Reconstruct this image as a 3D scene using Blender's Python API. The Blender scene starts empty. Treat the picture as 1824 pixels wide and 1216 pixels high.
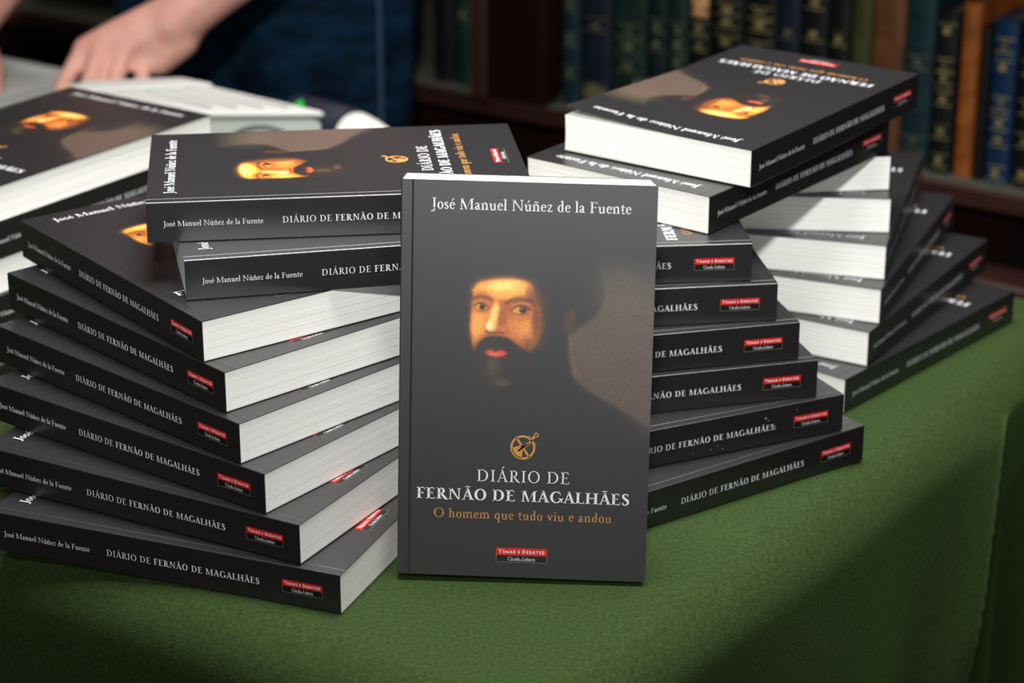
import bpy, bmesh, math, random
import numpy as np
from mathutils import Matrix, Vector
random.seed(7)
SC = bpy.context.scene
COL = SC.collection

# ---------------------------------------------------------------- camera
CAM_H = 0.61665
cd = bpy.data.cameras.new('camera')
cam = bpy.data.objects.new('camera', cd); COL.objects.link(cam)
cam.location = (0, 0, CAM_H)
cam.rotation_euler = (math.radians(90 - 21.22), 0, 0)
cd.sensor_width = 36; cd.lens = 4144.9 * 36 / 1824
cd.clip_start = .01; cd.clip_end = 30
cd.dof.use_dof = True; cd.dof.focus_distance = 1.355; cd.dof.aperture_fstop = 6.8
SC.camera = cam

# ---------------------------------------------------------------- light and exposure
SC.view_settings.view_transform = 'Standard'; SC.view_settings.look = 'None'
SC.view_settings.gamma = 1; SC.view_settings.exposure = 0.0; SC.view_settings.use_curve_mapping = False
w = bpy.data.worlds.new('dim_room'); SC.world = w; w.use_nodes = True
w.node_tree.nodes['Background'].inputs[0].default_value = (1.0, .93, .88, 1)
w.node_tree.nodes['Background'].inputs[1].default_value = 0.04

def aim(o, p):
    o.rotation_euler = (Vector(p) - o.location).to_track_quat('-Z', 'Y').to_euler()

ld = bpy.data.lights.new('flash', 'SPOT'); ld.energy = 180; ld.color = (.99, 1, .985)
ld.shadow_soft_size = .045; ld.spot_size = math.radians(60); ld.spot_blend = 1
lo = bpy.data.objects.new('flash', ld); COL.objects.link(lo); lo.location = (-.06, -.2, 1.18); aim(lo, (.02, 2.6, .4))
ld = bpy.data.lights.new('overhead_sheen_fill', 'AREA'); ld.shape = 'RECTANGLE'; ld.size = 1.6; ld.size_y = 1.0; ld.energy = 36; ld.color = (1, .95, .96)  # added unseen overhead panel, gives the lying covers their grey sheen
lo = bpy.data.objects.new('overhead_sheen_fill', ld); COL.objects.link(lo); lo.location = (.2, 2.1, 2.3); aim(lo, (0, 1.5, 0))

ld = bpy.data.lights.new('tabletop_fill', 'AREA'); ld.shape = 'DISK'; ld.size = .75; ld.energy = 11.5; ld.color = (1, .99, .96); ld.spread = math.radians(70)  # added fill straight above: brightens upward faces, leaves the hanging cloth dark
lo = bpy.data.objects.new('tabletop_fill', ld); COL.objects.link(lo); lo.location = (.08, 1.32, 1.7); aim(lo, (.08, 1.25, 0))

ld = bpy.data.lights.new('cover_sheen_fill', 'AREA'); ld.shape = 'RECTANGLE'; ld.size = 2.4; ld.size_y = .8; ld.energy = 34; ld.color = (.97, .99, 1)  # added soft fill behind the camera, reflected in the standing cover
lo = bpy.data.objects.new('cover_sheen_fill', ld); COL.objects.link(lo); lo.location = (.1, -2.4, .95); aim(lo, (0, 1.3, .25))

# ---------------------------------------------------------------- helpers
def srgb(r, g, b, k=1.0):
    f = lambda c: (c/255/12.92 if c <= 10.3 else ((c/255+.055)/1.055)**2.4)*k
    return (f(r), f(g), f(b), 1)

def mat(name, col, rough=.5, spec=.5, metal=0, bump=None, noise=None, sheen=0, alpha=1, trans=0, coat=0):
    """bump: (scale, strength, distance, stretch); noise: (scale, colour2, stretch, lo, hi)"""
    m = bpy.data.materials.new(name); m.use_nodes = True
    nt = m.node_tree; b = nt.nodes['Principled BSDF']
    b.inputs['Base Color'].default_value = col; b.inputs['Roughness'].default_value = rough
    b.inputs['Specular IOR Level'].default_value = spec; b.inputs['Metallic'].default_value = metal
    b.inputs['Alpha'].default_value = alpha; b.inputs['Transmission Weight'].default_value = trans
    b.inputs['Sheen Weight'].default_value = sheen; b.inputs['Coat Weight'].default_value = coat
    tc = nt.nodes.new('ShaderNodeTexCoord')
    def tex(scale, st, detail=4):
        mp = nt.nodes.new('ShaderNodeMapping'); mp.inputs['Scale'].default_value = st
        n = nt.nodes.new('ShaderNodeTexNoise'); n.inputs['Scale'].default_value = scale; n.inputs['Detail'].default_value = detail
        nt.links.new(tc.outputs['Object'], mp.inputs[0]); nt.links.new(mp.outputs[0], n.inputs['Vector'])
        return n
    if noise:
        n = tex(noise[0], noise[2]); r = nt.nodes.new('ShaderNodeValToRGB')
        r.color_ramp.elements[0].position = noise[3]; r.color_ramp.elements[1].position = noise[4]
        r.color_ramp.elements[0].color = col; r.color_ramp.elements[1].color = noise[1]
        nt.links.new(n.outputs[0], r.inputs[0]); nt.links.new(r.outputs[0], b.inputs['Base Color'])
    if bump:
        n = tex(bump[0], bump[3]); bp = nt.nodes.new('ShaderNodeBump')
        bp.inputs['Strength'].default_value = bump[1]; bp.inputs['Distance'].default_value = bump[2]
        nt.links.new(n.outputs[0], bp.inputs['Height']); nt.links.new(bp.outputs[0], b.inputs['Normal'])
    return m

def mesh(name, vs, fs, mats, smooth=False, mi=None):
    me = bpy.data.meshes.new(name); me.from_pydata([tuple(v) for v in vs], [], fs)
    for m in (mats if isinstance(mats, (list, tuple)) else [mats]): me.materials.append(m)
    if mi is not None:
        for p, i in zip(me.polygons, mi): p.material_index = i
    if smooth:
        for p in me.polygons: p.use_smooth = True
    me.update()
    return me

def link(name, me, parent=None, **kw):
    o = bpy.data.objects.new(name, me); COL.objects.link(o)
    if parent: o.parent = parent
    for k, v in kw.items(): o[k] = v
    return o

def empty(name, loc=(0, 0, 0), **kw):
    o = bpy.data.objects.new(name, None); COL.objects.link(o); o.location = loc; o.empty_display_size = .03
    for k, v in kw.items(): o[k] = v
    return o

class MB:
    """collects shapes for one mesh"""
    def __init__(s): s.v = []; s.f = []; s.m = []
    def add(s, vs, fs, mi=0):
        o = len(s.v); s.v += [tuple(v) for v in vs]; s.f += [[i+o for i in f] for f in fs]; s.m += [mi]*len(fs)
    def box(s, a, b, mi=0, bevel=0, M=None):
        bm = bmesh.new(); bmesh.ops.create_cube(bm, size=1)
        for v in bm.verts: v.co = Vector(((a[i]+b[i])/2 + v.co[i]*(b[i]-a[i]) for i in range(3)))
        if bevel: bmesh.ops.bevel(bm, geom=bm.edges[:], offset=bevel, segments=3, profile=.5, affect='EDGES')
        bm.verts.index_update()
        s.add([(M @ v.co if M else v.co) for v in bm.verts], [[v.index for v in f.verts] for f in bm.faces], mi); bm.free()
    def tube(s, pts, rs, n=16, mi=0, caps=True):
        pts = [Vector(p) for p in pts]; rings = []
        up = Vector((0, 0, 1))
        for i, p in enumerate(pts):
            d = (pts[min(i+1, len(pts)-1)] - pts[max(i-1, 0)]).normalized()
            a = d.cross(up if abs(d.z) < .95 else Vector((1, 0, 0))).normalized(); b = a.cross(d)
            rings.append([p + (a*math.cos(2*math.pi*k/n) + b*math.sin(2*math.pi*k/n))*rs[i] for k in range(n)])
        vs = sum(rings, []); fs = []
        for i in range(len(pts)-1):
            for k in range(n):
                fs.append([i*n+k, i*n+(k+1) % n, (i+1)*n+(k+1) % n, (i+1)*n+k])
        if caps: fs += [list(range(n)), list(range((len(pts)-1)*n, len(pts)*n))[::-1]]
        s.add(vs, fs, mi)
    def polys(s, pl, fn, mi=0):
        for p in pl: s.add([fn(x, y) for x, y in p], [list(range(len(p)))], mi)
    def mesh(s, name, mats, smooth=False): return mesh(name, s.v, s.f, mats, smooth, s.m)

# the table and the bookcase stand parallel, turned 35 degrees: s runs along them, n away from the camera
DS = Vector((.819, -.574, 0)); DN = Vector((.574, .819, 0))
def sn(s, n, z=0): return DS*s + DN*n + Vector((0, 0, z))
MSN = Matrix(((.819, .574, 0, 0), (-.574, .819, 0, 0), (0, 0, 1, 0), (0, 0, 0, 1)))
# ---------------------------------------------------------------- lettering
def _cr(pts, n):
    P = [pts[0]] + list(pts) + [pts[-1]]
    out = []
    for i in range(1, len(P) - 2):
        a, b, c, d = P[i-1], P[i], P[i+1], P[i+2]
        for k in range(n):
            t = k / n
            out.append(tuple(0.5*((2*b[j]) + (-a[j]+c[j])*t + (2*a[j]-5*b[j]+4*c[j]-d[j])*t*t
                             + (-a[j]+3*b[j]-3*c[j]+d[j])*t**3) for j in range(len(b))))
    out.append(tuple(pts[-1]))
    return out

def rib(pts, n=5):
    """pts: (x, y, width) along a stroke -> quads"""
    q = _cr(pts, n) if len(pts) > 2 else list(pts)
    L, R = [], []
    for i, p in enumerate(q):
        a = q[max(0, i-1)]; b = q[min(len(q)-1, i+1)]
        dx, dy = b[0]-a[0], b[1]-a[1]; m = math.hypot(dx, dy) or 1
        nx, ny = -dy/m*p[2]/2, dx/m*p[2]/2
        L.append((p[0]+nx, p[1]+ny)); R.append((p[0]-nx, p[1]-ny))
    return [[R[i], R[i+1], L[i+1], L[i]] for i in range(len(q)-1)]

def ring(cx, cy, rx, ry, wx, wy, a0=0, a1=360, n=28, tilt=0):
    out = []; pr = None
    for k in range(n+1):
        a = math.radians(a0+(a1-a0)*k/n); b = a + math.radians(tilt)
        o = (cx+rx*math.cos(a), cy+ry*math.sin(a)); i = (cx+(rx-wx)*math.cos(b), cy+(ry-wy)*math.sin(b))
        if pr: out.append([pr[1], pr[0], o, i])
        pr = (o, i)
    return out

def serif(x, y, w, up, l=1, r=1, s=.1, t=.035):
    """foot of a stem at height y; up=1: serif at a foot, -1: at a head"""
    a, b = x-w/2, x+w/2
    out = [[(a-s*l, y), (b+s*r, y), (b+s*r, y+t*up), (a-s*l, y+t*up)]]
    for sx, e, on in ((-1, a, l), (1, b, r)):
        if on:
            c = [(e, y+t*up), (e+sx*s*.75, y+t*up), (e+sx*s*.25, y+(t+.03)*up), (e, y+(t+.09)*up)]
            out.append(c)
    return out

def stem(x, y0, y1, w, f=(1, 1), h=(1, 1), s=.1):
    o = [[(x-w/2, y0), (x+w/2, y0), (x+w/2, y1), (x-w/2, y1)]]
    if f: o += serif(x, y0, w, 1, f[0], f[1], s)
    if h: o += serif(x, y1, w, -1, h[0], h[1], s)
    return o

def flag(x, y, w):
    return [[(x-w/2-.11, y-.1), (x-w/2, y-.14), (x+w/2, y-.03), (x+w/2, y), (x+w/2-.02, y+.015)]]

def glyphs(w, t):
    """serif letters with stem width w and hairline t; cap height 1"""
    X = .64; A = 1.07; v = w*.92; q = t*1.05
    G = {}
    G['I'] = (.38, stem(.19, 0, 1, w))
    G['D'] = (.86, stem(.18, 0, 1, w, (1, 0), (1, 0)) + ring(.36, .5, .44, .5, w*1.08, t, -90, 90)
              + [[(.15, 0), (.37, 0), (.37, t), (.15, t)], [(.15, 1-t), (.37, 1-t), (.37, 1), (.15, 1)]])
    G['A'] = (.76, rib([(.1, 0, t), (.375, .98, t)]) + rib([(.36, 1.03, w*.85), (.655, 0, w*1.05)])
              + rib([(.2, .34, t*.9), (.56, .34, t*.9)]) + serif(.1, 0, t, 1, s=.09) + serif(.655, 0, w, 1, s=.09))
    G['R'] = (.74, stem(.18, 0, 1, w, (1, 1), (1, 0)) + ring(.32, .735, .26, .265, w, t, -90, 90)
              + [[(.15, .47), (.33, .47), (.33, .47+t), (.15, .47+t)], [(.15, 1-t), (.33, 1-t), (.33, 1), (.15, 1)]]
              + rib([(.34, .49, w*.7), (.5, .24, w*1.05), (.66, .03, w*.9), (.78, -.01, t)]))
    G['O'] = (.88, ring(.44, .5, .41, .52, w*1.08, t, tilt=-10))
    ar = lambda x, y, d: [[(.15, y), (x, y), (x, y+t), (.15, y+t)],
                          [(x-.05, y+t/2), (x+.01, y+t/2), (x+.02, y+d), (x-.005, y+d)]]
    G['E'] = (.66, stem(.18, 0, 1, w, (1, 0), (1, 0)) + ar(.54, 1-t, -.14) + ar(.6, 0, .2)
              + [[(.15, .5), (.46, .5), (.46, .5+t), (.15, .5+t)], [(.445, .43), (.47, .43), (.47, .6), (.445, .6)]])
    G['F'] = (.6, stem(.18, 0, 1, w, (1, 1), (1, 0)) + ar(.55, 1-t, -.16)
              + [[(.15, .48), (.46, .48), (.46, .48+t), (.15, .48+t)], [(.445, .4), (.47, .4), (.47, .6), (.445, .6)]])
    G['L'] = (.62, stem(.18, 0, 1, w, (1, 0), (1, 1)) + ar(.58, 0, .22))
    G['H'] = (.9, stem(.18, 0, 1, w) + stem(.72, 0, 1, w) + [[(.2, .48), (.7, .48), (.7, .48+t), (.2, .48+t)]])
    G['N'] = (.92, stem(.17, 0, 1, t*1.1, s=.1) + stem(.76, 0, 1, t*1.1, None, (1, 1))
              + [[(.1, 1), (.1+w*1.15, 1), (.78, 0), (.78-w*.45, -.01)]])
    G['M'] = (1.08, stem(.15, 0, .98, t*1.1, (1, 1), None) + stem(.9, 0, 1, w, (1, 1), (0, 1))
              + [[(.09, 1), (.12+w, 1), (.56, .06), (.5, -.02), (.47, .02)], [(.5, -.02), (.54, .1), (.9, 1), (.84, 1)]]
              + serif(.15, 1, t, -1, 1, 0, .08))
    G['G'] = (.9, ring(.47, .5, .43, .52, w*1.08, t, 48, 322, 26) + stem(.79, .07, .42, w, None, (1, 1))
              + [[(.73, .86), (.765, .83), (.78, .66), (.755, .66)], [(.72, .16), (.84, .1), (.8, .02), (.72, .08)]])
    G['S'] = (.54, rib([(.44, .78, t), (.38, .94, t*1.1), (.25, .99, t*1.2), (.12, .88, w*.8), (.14, .68, w), (.28, .53, w*1.15),
                        (.42, .38, w*1.05), (.44, .16, w*.8), (.29, .015, t*1.2), (.15, .04, t), (.08, .24, t)])
              + [[(.42, .98), (.45, .98), (.455, .74), (.43, .74)], [(.06, 0), (.09, 0), (.095, .27), (.065, .27)]])
    G['J'] = (.38, stem(.2, .0, 1, w) [:1] + serif(.2, 1, w, -1)
              + rib([(.2, .1, w), (.195, -.08, w*.9), (.13, -.22, w*.55), (.0, -.25, t*1.2)]) + ring(.0, -.22, .05, .05, .05, .05))
    # lower case
    G['a'] = (.46, rib([(.075, .47, v*.75), (.12, .57, t*1.2), (.2, .61, t*1.2), (.28, .56, v*.8), (.3, .44, v), (.3, .12, v), (.35, .03, v*.6), (.43, .06, t*.8)])
              + rib([(.3, .36, t), (.16, .29, t*1.6), (.09, .18, v*.95), (.12, .06, v*.85), (.19, .035, t*1.5), (.3, .12, t)]))
    G['c'] = (.44, ring(.25, .32, .21, .33, v, q, 40, 318, 20) + ring(.37, .51, .045, .045, .045, .045))
    G['e'] = (.45, ring(.24, .32, .2, .33, v, q, 10, 322, 22) + [[(.07, .35), (.43, .35), (.43, .35+q), (.07, .35+q)]])
    G['d'] = (.53, ring(.25, .31, .2, .32, v, q, 55, 305, 20) + stem(.38, .02, A, v, None, None) + flag(.38, A, v)
              + rib([(.36, .56, q), (.3, .61, q)]) + rib([(.36, .06, q), (.5, .05, q)]))
    G['q'] = (.53, ring(.25, .31, .2, .32, v, q, 55, 305, 20) + stem(.38, -.38, X, v, (1, 1), None)
              + rib([(.38, .56, q), (.3, .61, q)]))
    G['h'] = (.58, stem(.14, 0, A, v, (1, 1), None, .08) + flag(.14, A, v) + stem(.42, 0, .42, v, (1, 1), None, .08)
              + rib([(.15, .48, q), (.25, .6, v*.7), (.37, .59, v*.95), (.42, .4, v)]))
    G['i'] = (.28, stem(.14, 0, X, v, (1, 1), None, .08) + flag(.14, X, v) + ring(.14, .88, .062, .062, .062, .062, n=12))
    G['í'] = (.28, stem(.14, 0, X, v, (1, 1), None, .08) + flag(.14, X, v) + rib([(.12, .75, .03), (.24, .96, .08)]))
    G['l'] = (.28, stem(.14, 0, A, v, (1, 1), None, .08) + flag(.14, A, v))
    G['n'] = (.58, stem(.14, 0, X, v, (1, 1), None, .08) + flag(.14, X, v) + stem(.43, 0, .42, v, (1, 1), None, .08)
              + rib([(.15, .48, q), (.25, .6, v*.7), (.38, .59, v*.95), (.43, .4, v)]))
    G['m'] = (.88, G['n'][1] + stem(.73, 0, .42, v, (1, 1), None, .08)
              + rib([(.45, .48, q), (.55, .6, v*.7), (.68, .59, v*.95), (.73, .4, v)]))
    G['r'] = (.4, stem(.14, 0, X, v, (1, 1), None, .08) + flag(.14, X, v) + rib([(.15, .47, q), (.24, .6, v*.6), (.33, .58, v*.9)]))
    G['o'] = (.5, ring(.25, .315, .21, .335, v, q, tilt=-10))
    G['s'] = (.36, rib([(.28, .48, q), (.24, .59, q*1.1), (.16, .61, q*1.2), (.08, .54, v*.75), (.1, .42, v*.95), (.2, .32, v),
                        (.28, .22, v*.9), (.27, .09, v*.7), (.18, .015, q*1.2), (.1, .04, q), (.06, .16, q)], 4))
    G['t'] = (.34, stem(.15, .12, .8, v, None, None)[:1] + rib([(.15, .2, v), (.17, .05, v*.9), (.23, .01, q*1.4), (.32, .06, q)])
              + [[(.03, X-q*1.3), (.31, X-q*1.3), (.31, X), (.03, X)]])
    G['u'] = (.57, stem(.14, .2, X, v, None, None)[:1] + flag(.14, X, v) + stem(.42, 0, X, v, (0, 1), None, .07) + flag(.42, X, v)
              + rib([(.14, .24, v), (.17, .07, v*.9), (.27, .02, q*1.8), (.41, .13, q)]))
    G['v'] = (.5, rib([(.1, X, v*1.05), (.27, 0, v*.8)]) + rib([(.26, 0, t), (.42, X, t)]) + serif(.1, X, v, -1, s=.05)
              + serif(.42, X, t, -1, s=.07))
    G['z'] = (.45, rib([(.36, X-.03, v*.7), (.09, .03, v*.7)]) + [[(.07, X-q*1.4), (.39, X-q*1.4), (.39, X), (.07, X)],
              [(.05, 0), (.4, 0), (.4, q*1.4), (.05, q*1.4)], [(.07, X-.16), (.095, X-.16), (.1, X), (.07, X)],
              [(.385, 0), (.41, 0), (.42, .17), (.395, .17)]])
    acute = lambda x, y: rib([(x-.05, y, .025), (x+.09, y+.22, .085)])
    tilde = lambda x, y, s=1: rib([(x-.17*s, y, .03), (x-.08*s, y+.09, .065), (x+.06*s, y+.02, .065), (x+.17*s, y+.11, .03)])
    G['é'] = (G['e'][0], G['e'][1] + acute(.24, .74)); G['ú'] = (G['u'][0], G['u'][1] + acute(.27, .74))
    G['ñ'] = (G['n'][0], G['n'][1] + tilde(.29, .77, .8))
    G['Á'] = (G['A'][0], G['A'][1] + acute(.39, 1.1)); G['Ã'] = (G['A'][0], G['A'][1] + tilde(.38, 1.12))
    G['C'] = (.8, ring(.45, .5, .41, .52, w*1.08, t, 42, 318, 24) + [[(.71, .86), (.745, .86), (.76, .64), (.735, .64)]])
    G[' '] = (.28, [])
    return G

def sans(w):
    """wide grotesque capitals for the red label"""
    G = {}
    b = lambda *p: rib([(x, y, w) for x, y in p], 1) if len(p) == 2 else sum([rib([(p[i][0], p[i][1], w), (p[i+1][0], p[i+1][1], w)]) for i in range(len(p)-1)], [])
    h = w/2
    G['T'] = (.95, b((.03, 1-h), (.92, 1-h)) + b((.475, 0), (.475, 1)))
    G['E'] = (.9, b((.1+h, 0), (.1+h, 1)) + b((.1, h), (.85, h)) + b((.1, .5), (.78, .5)) + b((.1, 1-h), (.85, 1-h)))
    G['M'] = (1.25, b((.1+h, 0), (.1+h, 1)) + b((1.15-h, 0), (1.15-h, 1)) + b((.16, .95), (.625, .08)) + b((1.09, .95), (.625, .08)))
    G['A'] = (1.1, b((.1, 0), (.52, 1)) + b((1.0, 0), (.58, 1)) + b((.25, .3), (.85, .3)))
    G['S'] = (.95, rib([(.85, .75, w*.8), (.7, 1-h, w), (.35, 1-h, w), (.16, .75, w), (.4, .54, w), (.7, .44, w), (.8, .24, w), (.6, h, w), (.25, h, w), (.08, .25, w*.8)], 3))
    G['D'] = (1.05, b((.1+h, 0), (.1+h, 1)) + ring(.45, .5, .52, .5, w, w, -90, 90, 12) + b((.1, h), (.46, h)) + b((.1, 1-h), (.46, 1-h)))
    G['B'] = (1.0, b((.1+h, 0), (.1+h, 1)) + ring(.55, .74, .32, .26, w, w, -90, 90, 8) + ring(.58, .27, .36, .27, w, w, -90, 90, 8)
              + b((.1, h), (.58, h)) + b((.1, 1-h), (.56, 1-h)) + b((.1, .51), (.58, .51)))
    G['€'] = (.85, ring(.5, .5, .4, .5, w, w, 50, 310, 14) + b((.1, .5), (.8, .5)))
    G[' '] = (.4, [])
    return G

GREG = glyphs(.105, .046); GBOLD = glyphs(.17, .066); GMED = glyphs(.125, .055)
GSANS = sans(.2)

def text_polys(runs, width, cap, x0, y0, track=0.0, squeeze=None):
    """runs: [(glyph set, string, scale)]; fitted to a width -> list of polygons"""
    polys = []; x = 0
    for G, s, k in runs:
        for ch in s:
            adv, pl = G[ch]
            for p in pl: polys.append([(x+a*k, b*k) for a, b in p])
            x += adv*k + track*k
    x -= track
    xs = [a for p in polys for a, b in p]; lo, hi = min(xs), max(xs)
    sx = width/(hi-lo)
    return [[(x0+(a-lo)*sx, y0+b*cap) for a, b in p] for p in polys]
# ---------------------------------------------------------------- materials
M_cover = mat('black_matt_laminate', (.008, .0075, .0085, 1), rough=.35, spec=1.0)
M_cover.node_tree.nodes['Principled BSDF'].inputs['IOR'].default_value = 1.5
M_white = mat('white_ink', srgb(235, 235, 240, .82), rough=.5, spec=.3)
M_tan = mat('ochre_ink', srgb(196, 140, 72, .85), rough=.5, spec=.3)
M_red = mat('red_ink', srgb(222, 34, 28, .78), rough=.5, spec=.3)
M_label = mat('label_black_ink', (.004, .004, .004, 1), rough=.45, spec=.4)
M_cream = mat('thin_grey_ink', srgb(130, 128, 110, .8), rough=.5)

def paper_mat():
    m = bpy.data.materials.new('book_paper_edges'); m.use_nodes = True
    nt = m.node_tree; b = nt.nodes['Principled BSDF']; b.inputs['Roughness'].default_value = .85; b.inputs['Specular IOR Level'].default_value = .1
    tc = nt.nodes.new('ShaderNodeTexCoord'); mp = nt.nodes.new('ShaderNodeMapping'); mp.inputs['Scale'].default_value = (.9, .9, 260)
    n = nt.nodes.new('ShaderNodeTexNoise'); n.inputs['Scale'].default_value = 5; n.inputs['Detail'].default_value = 3
    nt.links.new(tc.outputs['Object'], mp.inputs[0]); nt.links.new(mp.outputs[0], n.inputs['Vector'])
    r = nt.nodes.new('ShaderNodeValToRGB'); e = r.color_ramp.elements
    e[0].position = .24; e[0].color = srgb(196, 194, 186); e[1].position = .62; e[1].color = srgb(246, 244, 238)
    x = e.new(.40); x.color = srgb(234, 232, 225)
    nt.links.new(n.outputs[0], r.inputs[0]); nt.links.new(r.outputs[0], b.inputs['Base Color'])
    bp = nt.nodes.new('ShaderNodeBump'); bp.inputs['Strength'].default_value = .35; bp.inputs['Distance'].default_value = .0002
    nt.links.new(n.outputs[0], bp.inputs['Height']); nt.links.new(bp.outputs[0], b.inputs['Normal'])
    return m
M_paper = paper_mat()
M_sheet = mat('cover_inside_white', srgb(205, 210, 212), rough=.6)
M_line = mat('signature_line_grey', srgb(168, 172, 176), rough=.8)

# ---------------------------------------------------------------- the paperback
BL, BW, BT = .230, .1434, .0249          # length, width, thickness
TC = .00035                              # cover thickness
def lift_e1(x, y): # the topmost right-hand copy: its front cover gapes at the head / fore-edge corner
    a = max(0, 1 - x/.15); b = max(0, (y-.03)/(BW-.03))
    return .0062*a**1.2*b**1.6

def zfun(lift): return lambda x, y: BT - .0001 + (lift(x, y) if lift else 0) - .00022*math.exp(-((y-.0066)/.00035)**2)

def front_cover_mesh(lift):
    zf = zfun(lift)
    xs = [BL*i/16 for i in range(17)]
    ys = [.0007, .004, .0058, .0062, .0066, .0070, .0074, .009] + [.009+(BW-.009)*i/12 for i in range(1, 13)]
    vs, fs = [], []; ny = len(ys); N = len(xs)*ny
    for k in (0, 1):
        for x in xs:
            for y in ys: vs.append((x, y, zf(x, y) - k*TC))
    for i in range(len(xs)-1):
        for j in range(ny-1):
            a = i*ny+j; fs.append([a, a+ny, a+ny+1, a+1]); fs.append([N+a, N+a+1, N+a+ny+1, N+a+ny])
    mi = [0, 1]*(len(fs)//2)
    for i in range(len(xs)-1):
        for j in (0, ny-1):
            a = i*ny+j; q = [a, a+ny, N+a+ny, N+a]; fs.append(q); mi.append(0)
    for j in range(ny-1):
        for i in (0, len(xs)-1):
            a = i*ny+j; q = [a, a+1, N+a+1, N+a]; fs.append(q); mi.append(0)
    me = mesh('front_cover', vs, fs, [M_cover, M_sheet], False, mi)
    return me

def label_polys(mb, x0, y0, wd, hr, hb, fn):
    """publisher's label: red band with white capitals over a thin-framed black band; x0,y0 = lower left, fn(x, y, lift)"""
    quad = lambda a, b, c, d: [[(a, b), (c, b), (c, d), (a, d)]]
    mb.polys(quad(x0, y0, x0+wd, y0+hb), lambda x, y: fn(x, y, 0), 0)
    mb.polys(quad(x0, y0+hb, x0+wd, y0+hb+hr), lambda x, y: fn(x, y, .5), 1)
    e = wd*.008
    for q in (quad(x0, y0, x0+wd, y0+e), quad(x0, y0, x0+e, y0+hb), quad(x0+wd-e, y0, x0+wd, y0+hb)): mb.polys(q, lambda x, y: fn(x, y, .7), 3)
    t = text_polys([(GSANS, 'T', 1.22), (GSANS, 'EMAS ', 1), (GSANS, '€', 1), (GSANS, ' ', 1), (GSANS, 'D', 1.22), (GSANS, 'EBATES', 1)], wd*.9, hr*.42, x0+wd*.05, y0+hb+hr*.26, .12)
    mb.polys(t, lambda x, y: fn(x, y, 1), 2)
    t = text_polys([(GREG, 'Círculo', 1), (GREG, ' ', .3), (GREG, 'de', .5), (GREG, ' ', .3), (GREG, 'Leitores', 1)], wd*.53, hb*.56, x0+wd*.235, y0+hb*.24, -.01)
    mb.polys(t, lambda x, y: fn(x, y, 1), 2)

def astrolabe(cx, cy, r):
    """small ochre mariner's astrolabe: ring, crossed bars, filled quarter, pointer with a loop"""
    P = ring(cx, cy, r, r, r*.17, r*.17, n=40)
    d = math.radians(45)
    bar = lambda a, r0, r1, w: rib([(cx+r0*math.cos(a), cy+r0*math.sin(a), w), (cx+r1*math.cos(a), cy+r1*math.sin(a), w)])
    P += bar(math.radians(124), -r*.92, r*.92, r*.17)
    P += bar(math.radians(40), -r*.5, r*.95, r*.15)
    P += [[(cx, cy)] + [(cx+r*.9*math.cos(math.radians(a)), cy+r*.9*math.sin(math.radians(a))) for a in range(186, 268, 8)]]
    P += rib([(cx-r*.85, cy-r*.06, r*.02), (cx-r*.2, cy+r*.05, r*.22), (cx+r*.2, cy+r*.12, r*.2), (cx+r*.75, cy+r*.5, r*.06)])
    a = d
    P += bar(a, r*.95, r*1.35, r*.2) + bar(a+.25, r*.95, r*1.12, r*.12) + bar(a-.5, r*.95, r*1.12, r*.12)
    P += ring(cx+r*1.5*math.cos(a), cy+r*1.5*math.sin(a), r*.2, r*.2, r*.09, r*.09, n=18)
    return P

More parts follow.
